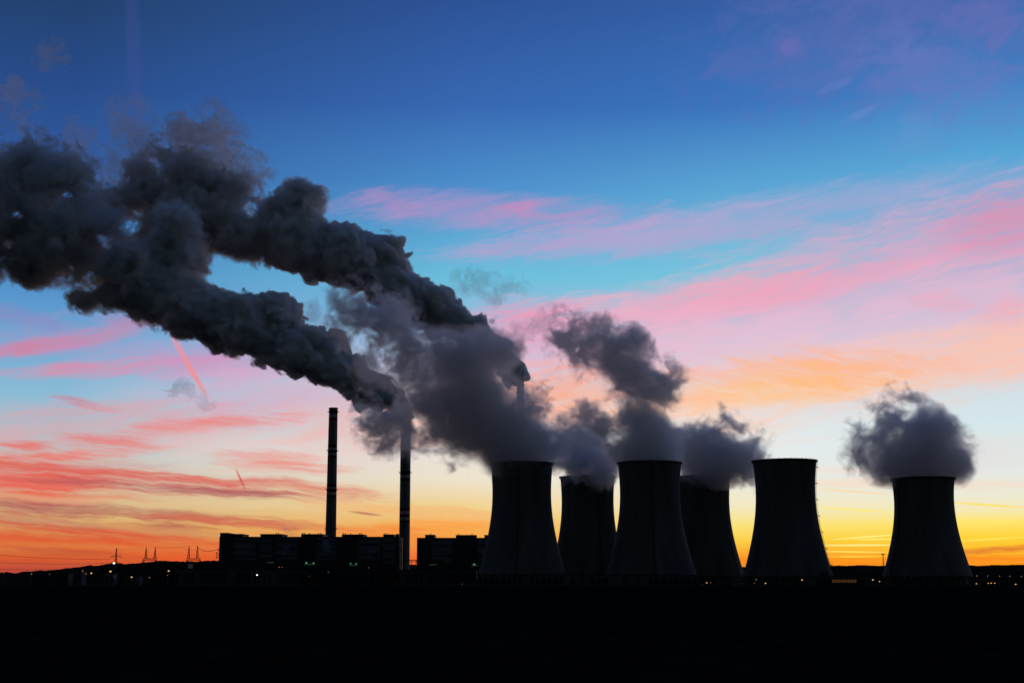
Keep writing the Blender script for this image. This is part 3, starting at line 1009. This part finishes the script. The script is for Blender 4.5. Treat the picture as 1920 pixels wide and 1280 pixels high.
P6s = [(1732, 886, 46, .1), (1732, 858, 60, .15), (1780, 868, 44, .2), (1795, 862, 30, .25), (1688, 865, 50, .2), (1656, 876, 38, .3), (1735, 812, 54, .25), (1730, 785, 34, .35), (1760, 800, 34, .4), (1645, 848, 36, .7), (1625, 828, 26, .85), (1662, 800, 38, .8), (1690, 770, 32, .8), (1715, 755, 18, .9), (1608, 850, 18, .9), (1818, 838, 14, .85), (1775, 820, 30, .4)]
plume('steam_plume', 'round steam puff sitting on the lone right cooling tower', 'steam plume', 'cooling tower steam plumes', DT, P6s, 1.4 * Q, .5, .95, (MT_body, MT_veil, MT_mid, MT_core), LVT, 280)
plume('steam_wisp', 'faint ragged steam wisps high in the blue right of the upper smoke plume', 'steam wisp', 'thin drifting wisps', 1400, [(872, 532, 18, .9), (895, 527, 15, .95), (912, 520, 10, 1), (935, 556, 14, 1), (958, 545, 18, 1), (872, 514, 10, 1)], 1.3 * Q, .3, 1.1, (MW_body,), LVT[:1], 300, octaves=4)
plume('smoke_wisp', 'large torn smoke rags standing up from the bend of the upper plume', 'smoke wisp', 'thin drifting wisps', 1740, [(385, 300, 37, .9), (350, 262, 34, .95), (385, 240, 27, 1), (345, 225, 16, 1), (425, 300, 25, .95), (462, 318, 25, .85), (482, 303, 16, .9), (445, 345, 22, .9), (320, 300, 27, .9), (290, 290, 22, 1), (410, 260, 22, 1)], 1.5, .3, 1.5, (MR_body,), LVT[:1], 330)
plume('smoke_wisp', 'thin smoke rags filling the notch between the two far lobes', 'smoke wisp', 'thin drifting wisps', 1740, [(250, 290, 29, .95), (215, 330, 34, .95), (195, 350, 26, .9), (260, 310, 26, 1)], 1.5, .3, 1.4, (MF_body,), LVT[:1], 336)
plume('smoke_wisp', 'faint brownish curl of smoke alone in the blue at the upper left', 'smoke wisp', 'thin drifting wisps', 1700, [(98, 108, 16, 1), (92, 92, 10, 1), (90, 120, 10, 1)], 1.3 * Q, .3, 1.55, (MF_body,), LVT[:1], 306, octaves=3)
plume('smoke_wisp', 'ragged faint smoke wisps above the left edge of the plumes', 'smoke wisp', 'thin drifting wisps', 1700, [(25, 178, 22, 1), (12, 205, 22, 1), (45, 215, 20, 1), (30, 238, 20, .95)], 1.5 * Q, .3, 1.55, (MF_body,), LVT[:1], 312, octaves=3)
plume('smoke_wisp', 'curled brownish smoke tuft over the far end of the upper plume', 'smoke wisp', 'thin drifting wisps', 1700, [(225, 210, 22, .95), (248, 208, 19, 1), (240, 235, 20, 1), (265, 205, 10, 1), (262, 260, 22, .95)], 1.4 * Q, .3, 1.5, (MF_body,), LVT[:1], 318, octaves=3)
plume('smoke_wisp', 'thin grey smoke strand rising between the two far lobes of the plumes', 'smoke wisp', 'thin drifting wisps', 1700, [(145, 245, 15, 1), (150, 270, 19, 1), (165, 290, 20, 1), (190, 300, 20, 1), (140, 228, 8, 1)], 1.4 * Q, .3, 1.5, (MF_body,), LVT[:1], 324, octaves=3)
plume('steam_wisp', 'faint pinkish steam wisps just left of the detached steam cloud', 'steam wisp', 'thin drifting wisps', 1400, [(1010, 608, 20, 1), (1040, 600, 22, 1), (1060, 590, 14, 1), (980, 620, 16, 1), (1090, 625, 16, 1), (1060, 660, 24, 1), (1040, 690, 18, 1)], 1.3 * Q, .3, .8, (MW_body,), LVT[:1], 320, octaves=4)
plume('steam_wisp', 'small grey wisp in the blue gap between the two smoke plumes', 'steam wisp', 'thin drifting wisps', 1500, [(585, 595, 20, 1), (582, 575, 14, 1), (590, 615, 14, 1)], 1.3 * Q, .3, .8, (MW_body,), LVT[:1], 340, octaves=4)
plume('steam_wisp', 'grey wisps under the lower smoke plume beside the pink vapour trail', 'steam wisp', 'thin drifting wisps', 1600, [(340, 726, 15, 1), (325, 735, 11, 1), (356, 740, 12, 1), (382, 755, 14, 1), (397, 758, 9, 1)], 1.5 * Q, .3, .8, (MW_body,), LVT[:1], 360, octaves=4)
for k, (px, py, lab) in enumerate(((613, 1022, 'small vent steam puff before the boiler house wall under the smokeless chimney'), (694, 1038, 'small vent steam puff low on the right half of the long boiler house'), (838, 1040, 'small vent steam puff low on the shorter boiler house'), (535, 1035, 'small vent steam puff low on the left half of the long boiler house'), (545, 1001, 'thin vent steam puff above the roof of the long boiler house'))):
    dx = -1 if k == 4 else 1
    plume('vent_steam', lab, 'steam puff', 'small vent steam puffs', 1488, [(px, py + 8, 3.2, .3), (px, py, 4.5, .6), (px + 3 * dx, py - 8, 5, .8), (px - 2, py - 4, 4, .8)] + ([(px - 8, py - 6, 3, .8), (px - 14, py - 14, 3, 1)] if k == 4 else []), 0.8, .3, .5, (MW_body if k == 4 else MT_body,), LVT[:1], 400 + k, (12, 6, 3))

# ------------------------------------------------------------------ sky
W = bpy.data.worlds.new('World')
S.world = W
W.use_nodes = True
nt = W.node_tree
for n in list(nt.nodes):
    nt.nodes.remove(n)
N = nt.nodes.new
L = nt.links.new


def setin(sock, v):
    if isinstance(v, bpy.types.NodeSocket):
        L(v, sock)
    else:
        sock.default_value = v


def M(op, a, b=None, c=None):
    n = N('ShaderNodeMath'); n.operation = op
    setin(n.inputs[0], a)
    if b is not None: setin(n.inputs[1], b)
    if c is not None: setin(n.inputs[2], c)
    return n.outputs[0]


def VM(op, a, b=None):
    n = N('ShaderNodeVectorMath'); n.operation = op
    setin(n.inputs[0], a)
    if b is not None: setin(n.inputs[1], b)
    return n.outputs['Value'] if op == 'DOT_PRODUCT' else n.outputs[0]


def MR(v, a, b, c, d, smooth=True):
    n = N('ShaderNodeMapRange')
    n.interpolation_type = 'SMOOTHSTEP' if smooth else 'LINEAR'
    n.clamp = True
    setin(n.inputs[0], v)
    for i, q in enumerate((a, b, c, d)):
        setin(n.inputs[1 + i], q)
    return n.outputs[0]


def MIX(f, a, b):
    n = N('ShaderNodeMix'); n.data_type = 'RGBA'
    setin(n.inputs['Factor'], f); setin(n.inputs['A'], a); setin(n.inputs['B'], b)
    return n.outputs['Result']


tc = N('ShaderNodeTexCoord')
sp = N('ShaderNodeSeparateXYZ')
L(tc.outputs['Generated'], sp.inputs[0])
az = M('ARCTAN2', sp.outputs['X'], sp.outputs['Y'])
el = M('ARCSINE', sp.outputs['Z'])
ELTOP = R(24)
elf = M('DIVIDE', el, ELTOP)


def ramp(px, stops):
    n = N('ShaderNodeValToRGB')
    cr = n.color_ramp
    st = sorted((max(0, min(1, azel(px, y)[1] / ELTOP)), c) for y, c in stops)
    while len(cr.elements) < len(st):
        cr.elements.new(0.5)
    for e, (p, c) in zip(cr.elements, st):
        e.position = p
        e.color = lin(c)
    L(elf, n.inputs['Fac'])
    return n.outputs['Color']


COLS = [(100, [(0, (36, 66, 112)), (150, (40, 76, 138)), (300, (48, 90, 158)), (450, (64, 120, 185)), (560, (88, 150, 205)), (640, (110, 167, 210)), (730, (136, 186, 214)), (800, (165, 192, 205)), (860, (192, 196, 192)), (920, (208, 184, 150)), (975, (216, 178, 115)), (1010, (214, 140, 78)), (1045, (214, 92, 48)), (1072, (185, 74, 60))]),
        (860, [(0, (45, 82, 150)), (200, (56, 104, 178)), (350, (76, 142, 203)), (450, (94, 170, 214)), (520, (108, 190, 220)), (600, (140, 188, 220)), (680, (188, 196, 220)), (760, (222, 212, 214)), (840, (235, 228, 222)), (900, (238, 226, 202)), (950, (242, 208, 140)), (1000, (246, 168, 76)), (1050, (244, 108, 46))]),
        (1380, [(0, (52, 94, 164)), (200, (58, 116, 190)), (350, (90, 164, 212)), (450, (112, 186, 218)), (520, (120, 196, 222)), (600, (190, 190, 216)), (680, (220, 206, 216)), (760, (228, 224, 226)), (840, (230, 236, 236)), (900, (235, 234, 224)), (950, (244, 232, 190)), (985, (250, 226, 120)), (1015, (252, 205, 66)), (1050, (248, 140, 36))]),
        (1840, [(0, (62, 104, 172)), (150, (66, 126, 194)), (300, (88, 166, 214)), (400, (120, 172, 213)), (500, (178, 180, 212)), (600, (205, 196, 218)), (720, (208, 222, 230)), (800, (214, 232, 235)), (880, (226, 233, 230)), (925, (236, 233, 214)), (952, (244, 233, 186)), (978, (255, 228, 110)), (1005, (255, 212, 58)), (1032, (254, 190, 44)), (1056, (250, 148, 34))])]
col = None
for k, (px_, st_) in enumerate(COLS):
    c_ = ramp(px_, st_)
    col = c_ if col is None else MIX(MR(az, azel(COLS[k - 1][0], 1000)[0], azel(px_, 1000)[0], 0, 1, False), col, c_)

# cirrus: stretched noise, placed in patches by bearing and height
P = N('ShaderNodeCombineXYZ')
L(az, P.inputs[0]); L(el, P.inputs[1]); P.inputs[2].default_value = 0
wn = N('ShaderNodeTexNoise'); wn.noise_dimensions = '2D'
wn.inputs['Scale'].default_value = 26; wn.inputs['Detail'].default_value = 3
L(P.outputs[0], wn.inputs['Vector'])
wv = VM('MULTIPLY', VM('SUBTRACT', wn.outputs['Color'], (0.5, 0.5, 0.5)), (0.016, 0.006, 0))
PS = VM('ADD', P.outputs[0], (0, 0, 1))
PW = VM('ADD', VM('ADD', P.outputs[0], wv), (0, 0, 1))


def streak(ang, along, across, detail=9, rough=.68):
    ca, sa = math.cos(R(ang)), math.sin(R(ang))
    u = VM('DOT_PRODUCT', PW, (ca * F / along, sa * F / along, 0))
    v = VM('DOT_PRODUCT', PW, (-sa * F / across, ca * F / across, 0))
    c = N('ShaderNodeCombineXYZ'); L(u, c.inputs[0]); L(v, c.inputs[1])
    n = N('ShaderNodeTexNoise'); n.noise_dimensions = '2D'
    n.inputs['Scale'].default_value = 1; n.inputs['Detail'].default_value = detail; n.inputs['Roughness'].default_value = rough
    n.inputs['Lacunarity'].default_value = 2.15
    n.inputs['Distortion'].default_value = .35
    L(c.outputs[0], n.inputs['Vector'])
    return MR(n.outputs['Fac'], .27, .73, 0, 1, False)


ND = streak(-13, 110, 16)
NA = M('MULTIPLY_ADD', streak(9, 90, 11, 6), .35, M('MULTIPLY', streak(10, 210, 34), .68))
NB = M('MULTIPLY_ADD', streak(-3, 100, 6, 5), .38, M('MULTIPLY', streak(-4, 200, 15), .66))
NC = streak(12, 90, 50)
ONE = 0.75
TEX = {n_: M('MULTIPLY_ADD', n_, 1.5, -.25) for n_ in (NA, NB, NC, ND)}


def cloud(col, px, py, a, b, ang, c, op, nz, e0=-0.35, e1=0.75, PW=None):
    """a patch of cirrus: half-length a and half-width b in photo pixels, tilt ang (right end down)"""
    u0, v0 = azel(px, py)
    r1 = azel(px + 10, py); 
    ca, sa = math.cos(R(-ang)), math.sin(R(-ang))
    A, B = a / F, b / F
    q1 = VM('DOT_PRODUCT', PW, (ca / A, sa / A, -(u0 * ca + v0 * sa) / A))
    q2 = VM('DOT_PRODUCT', PW, (-sa / B, ca / B, -(-u0 * sa + v0 * ca) / B))
    t = M('MULTIPLY_ADD', q2, q2, M('MULTIPLY', q1, q1))
    s = M('SUBTRACT', nz, t)
    return MIX(MR(s, e0, e1, 0, op), col, lin(c))


CL = [
    # upper right, faint violet
    (1640, 60, 280, 90, -5, (96, 108, 176), .62, NC), (1485, 83, 36, 16, 20, (112, 110, 182), .6, NC), (1860, 40, 60, 40, -20, (106, 112, 182), .62, NC), (1570, 158, 38, 7, -14, (96, 124, 194), .7, NC), (1610, 218, 34, 6, -20, (100, 138, 202), .65, NC),
    (1760, 150, 140, 55, 20, (104, 124, 192), .6, NC), (1705, 255, 45, 30, 0, (104, 150, 205), .5, NC),
    # pink veils over the middle
    (930, 396, 270, 24, 2, (196, 144, 194), .7, NA), (970, 390, 60, 12, 5, (214, 136, 180), .5, NA), (1200, 440, 300, 26, -5, (196, 160, 205), .75, NA), (960, 470, 170, 16, -6, (180, 160, 205), .5, NA), (740, 380, 60, 10, 25, (160, 140, 195), .5, NA), (1560, 395, 380, 34, -5, (165, 170, 210), .7, NA),
    # broad pink band, right
    (1660, 500, 420, 62, -11, (230, 170, 196), .75, NA), (1890, 415, 110, 38, -6, (226, 138, 172), .7, NA), (1270, 565, 240, 30, -8, (242, 172, 188), .75, NA), (1700, 600, 420, 60, -3, (226, 190, 214), .7, NA), (1450, 545, 260, 26, -10, (242, 160, 186), .7, NA), (1780, 570, 60, 18, 14, (236, 166, 184), .4, NA), (1890, 590, 60, 22, -6, (245, 170, 180), .7, NA),
    (1100, 640, 260, 50, -6, (236, 180, 205), .75, NA), (980, 612, 130, 32, -4, (238, 150, 182), .75, NA), (1380, 650, 260, 40, -4, (232, 196, 214), .6, NA),
    # orange band, right
    (1640, 700, 400, 46, -6, (253, 202, 182), .75, NA), (1850, 660, 200, 40, -8, (252, 194, 172), .7, NA), (1420, 738, 260, 22, -3, (255, 204, 154), .75, NA), (1560, 692, 170, 26, 2, (255, 180, 138), .8, ND), (1460, 715, 170, 24, 2, (255, 190, 128), .8, ND), (1330, 700, 120, 18, 0, (248, 190, 180), .6, ND), (1050, 745, 220, 44, -2, (255, 168, 130), .85, NA), (1280, 790, 180, 26, 4, (255, 205, 170), .6, NA),
    (1720, 905, 300, 10, 2, (252, 216, 190), .6, NB), (1600, 880, 240, 8, 1, (250, 220, 205), .5, NB), (1800, 840, 180, 24, 4, (238, 214, 210), .4, NA),
    # pink and rose, left
    (150, 632, 170, 15, -14, (214, 132, 162), .8, NA), (60, 650, 100, 11, -12, (226, 118, 138), .7, NA), (120, 625, 150, 26, -10, (170, 150, 195), .5, NC), (30, 590, 90, 14, 8, (150, 130, 190), .5, NA), (235, 600, 40, 10, -4, (190, 130, 175), .8, NA), (230, 688, 210, 15, -7, (226, 136, 166), .85, NA), (420, 680, 150, 22, -4, (205, 150, 195), .8, NA), (300, 655, 180, 16, -4, (190, 152, 198), .6, NA), (560, 740, 180, 50, -2, (226, 178, 202), .7, NA), (420, 745, 190, 24, 0, (196, 180, 205), .6, NA),
    (150, 755, 56, 7, 9, (208, 118, 138), .75, NB), (200, 800, 260, 32, -4, (226, 160, 165), .75, NA), (400, 795, 150, 13, -6, (238, 128, 122), .9, NB), (205, 826, 85, 12, 2, (236, 106, 94), .75, NB), (50, 836, 45, 9, 2, (236, 100, 90), .75, NB), (150, 852, 160, 9, -6, (240, 126, 112), .85, NB), (560, 845, 220, 24, 2, (238, 205, 200), .6, NA), (640, 800, 130, 30, 2, (240, 180, 170), .7, NA), (830, 800, 120, 30, 0, (250, 190, 160), .6, NA),
    # red and plum streaks, left
    (60, 882, 170, 16, 3, (228, 98, 86), .85, NB), (270, 900, 330, 15, 4, (208, 84, 80), .9, NB), (90, 908, 140, 16, 0, (236, 84, 68), .9, NB), (500, 905, 160, 9, 2, (222, 110, 96), .7, NB), (530, 868, 110, 18, 4, (236, 134, 118), .8, NB), (620, 922, 110, 15, 5, (222, 142, 116), .8, NB), (100, 888, 230, 28, 3, (230, 108, 92), .65, NB), (330, 916, 240, 8, 3, (164, 94, 100), .75, NB), (110, 932, 130, 11, 0, (232, 88, 64), .85, NB), (60, 952, 160, 12, 4, (184, 92, 90), .75, NB), (300, 964, 310, 10, 4, (172, 88, 88), .75, NB), (450, 978, 180, 9, 3, (216, 104, 78), .8, NB), (120, 985, 260, 15, 4, (196, 88, 80), .85, NB), (330, 990, 80, 12, 6, (178, 84, 78), .85, NB), (200, 1008, 320, 14, 3, (224, 92, 56), .85, NB), (60, 1012, 140, 15, 2, (222, 92, 56), .85, NB), (320, 1038, 300, 12, 3, (230, 92, 44), .8, NB), (140, 1036, 120, 6, 4, (176, 76, 58), .6, NB),
    (250, 944, 260, 6, 3, (226, 192, 146), .6, NB), (380, 1000, 180, 7, 4, (228, 176, 108), .6, NB), (60, 975, 150, 5, 3, (206, 160, 120), .6, NB), (480, 945, 150, 8, 2, (230, 206, 160), .5, NB), (150, 1024, 200, 5, 2, (218, 130, 70), .6, NB), (420, 880, 120, 7, 3, (226, 206, 190), .5, NB), (230, 872, 100, 5, -3, (196, 176, 180), .5, NB),
    (685, 962, 38, 3.2, 7, (186, 112, 88), .85, ONE), (800, 960, 240, 9, 4, (246, 176, 112), .75, NB), (850, 985, 140, 11, 1, (255, 150, 50), .7, NB), (720, 1000, 110, 12, 4, (246, 128, 52), .75, NB),
    (1480, 905, 90, 3, 5, (250, 215, 170), .6, ONE),
    # glowing low streaks, right
    (1600, 921, 90, 2.6, 5, (252, 218, 160), .7, ONE), (1600, 955, 95, 2.4, 5, (255, 236, 120), .9, ONE), (1850, 946, 90, 3.0, 5, (255, 226, 110), .9, ONE), (1850, 975, 90, 2.2, 4, (255, 234, 110), .85, ONE), (1625, 1006, 80, 2.2, -4, (255, 250, 140), .75, ONE), (1650, 1010.5, 60, 1.8, -1, (255, 250, 140), .7, ONE), (1610, 1021.5, 100, 2.2, 0, (255, 252, 160), .75, ONE), (1600, 1034, 90, 1.8, 1, (255, 236, 110), .8, ONE), (1600, 1043, 90, 2.0, 0, (255, 226, 80), .8, ONE), (1470, 1020, 40, 1.8, 0, (255, 248, 150), .9, ONE), (1860, 1010, 90, 2.5, -3, (255, 236, 110), .6, ONE),
    (1870, 1028, 110, 5.5, -2, (222, 104, 52), .85, NB), (1860, 1044, 120, 5, 2, (252, 130, 30), .7, NB), (1610, 1050, 160, 7, 0, (255, 150, 20), .7, NB),
    # vapour trails
    (358, 692, 78, 6.5, 58, (238, 146, 150), .9, ONE), (332, 645, 40, 9, 60, (225, 150, 172), .5, ONE), (451, 898, 27, 2.8, 64, (206, 88, 84), .85, ONE), (252, 120, 220, 19, 85, (66, 80, 150), .32, ONE),
]
BASE = col


def finish(col):
    """the rest of the sky: deeper blue overhead, dusk behind the camera"""
    for f, c in TAIL:
        col = MIX(f, col, c)
    bg = N('ShaderNodeBackground')
    L(col, bg.inputs['Color'])
    bg.inputs['Strength'].default_value = 1.0
    return bg.outputs[0]


TAIL = [(MR(el, R(24), R(75), 0, 1), lin((40, 70, 122))),
        (MR(M('ABSOLUTE', az), R(30), R(120), 0, 1), (0.023, 0.034, 0.048, 1)),
        (MR(el, R(-.5), R(-4), 0, 1), (0.004, 0.004, 0.005, 1))]


def reach(c):
    px, py, a, b, ang, rgb, op, nz = c
    one = nz is ONE
    big = b > 18
    a2, b2 = (a * 1.05, b * 1.05) if one else (a * 1.3 * 1.4, b * (1.7 if big else 1.45) * 1.4)
    t = R(ang)
    hx = math.hypot(a2 * math.cos(t), b2 * math.sin(t)) + 34
    hy = math.hypot(a2 * math.sin(t), b2 * math.cos(t)) + 22
    return px - hx, px + hx, py - hy, py + hy


def patch(x0, x1, y0, y1):
    """sky with every cloud that reaches into this stretch of bearing and height, as a node group"""
    global N, L
    g = bpy.data.node_groups.new('sky_patch', 'ShaderNodeTree')
    srcs = [('Base', 'NodeSocketColor', BASE), ('Warped', 'NodeSocketVector', PW), ('Straight', 'NodeSocketVector', PS)]
    tex = {NA: 'Rising', NB: 'Falling', NC: 'Mottled', ND: 'Ripple'}
    srcs += [(nm, 'NodeSocketFloat', TEX[k]) for k, nm in tex.items()]
    for nm, ty, _ in srcs:
        g.interface.new_socket(nm, in_out='INPUT', socket_type=ty)
    g.interface.new_socket('Color', in_out='OUTPUT', socket_type='NodeSocketColor')
    keep = N, L
    N, L = g.nodes.new, g.links.new
    gi, go = N('NodeGroupInput'), N('NodeGroupOutput')
    col = gi.outputs['Base']
    for c in CL:
        r = reach(c)
        if r[1] < x0 or r[0] > x1 or r[3] < y0 or r[2] > y1:
            continue
        px, py, a, b, ang, rgb, op, nz = c
        if nz is ONE:
            col = cloud(col, px, py, a, b, ang, rgb, op, ONE, -.25, .75, gi.outputs['Straight'])
        else:
            big = b > 18
            col = cloud(col, px, py, a * 1.3, b * (1.7 if big else 1.45), ang, rgb, op, gi.outputs[tex[nz]], -.8 if big else -.55, 1.1 if big else 1.0, gi.outputs['Warped'])
    L(col, go.inputs[0])
    N, L = keep
    gn = N('ShaderNodeGroup')
    gn.node_tree = g
    for nm, _, sk in srcs:
        L(sk, gn.inputs[nm])
    return finish(gn.outputs[0])


def pick(f, a, b):
    n = N('ShaderNodeMixShader')
    L(f, n.inputs[0]); L(a, n.inputs[1]); L(b, n.inputs[2])
    return n.outputs[0]


XS = [-700, 330, 760, 1180, 1560, 2600]
YS = [-60, 330, 620, 850, 960, 1130]
mid = []
for i in range(len(XS) - 1):
    sh = None
    for j in range(len(YS) - 1):
        p_ = patch(XS[i], XS[i + 1], YS[j], YS[j + 1])
        # height of a pixel row differs a little across the view: the patches overlap by the reach margin
        sh = p_ if sh is None else pick(M('LESS_THAN', el, azel(960, YS[j])[1]), sh, p_)
    mid.append(sh)
sh = mid[0]
for i in range(1, len(mid)):
    sh = pick(M('GREATER_THAN', az, azel(XS[i], 900)[0]), sh, mid[i])
inside = M('MULTIPLY', M('MULTIPLY', M('GREATER_THAN', az, azel(-650, 900)[0]), M('LESS_THAN', az, azel(2550, 900)[0])), M('MULTIPLY', M('GREATER_THAN', el, R(-1.0)), M('LESS_THAN', el, R(24.5))))
sh = pick(inside, finish(BASE), sh)
wo = N('ShaderNodeOutputWorld')
L(sh, wo.inputs['Surface'])
W.cycles.sampling_method = 'MANUAL'
W.cycles.sample_map_resolution = 512

# the sun has just gone: a last trace of warm light from behind the towers
sd = bpy.data.lights.new('sun', 'SUN')
sd.energy = 0.05
sd.angle = R(3)
sd.color = (1.0, 0.55, 0.3)
so = bpy.data.objects.new('sun', sd)
COL.objects.link(so)
so.rotation_euler = (R(90 - 1.0), 0, R(180 - 12))

# ------------------------------------------------------------------ render settings
S.view_settings.view_transform = 'Standard'
S.view_settings.look = 'None'
S.view_settings.exposure = 0
S.view_settings.gamma = 1
S.render.engine = 'CYCLES'
cy = S.cycles
cy.max_bounces = 16
cy.volume_bounces = 14
cy.use_adaptive_sampling = True
cy.adaptive_threshold = 0.02
cy.diffuse_bounces = 2
cy.glossy_bounces = 2
cy.transparent_max_bounces = 256
cy.use_denoising = True
cy.sample_clamp_indirect = 4
cy.caustics_reflective = cy.caustics_refractive = False
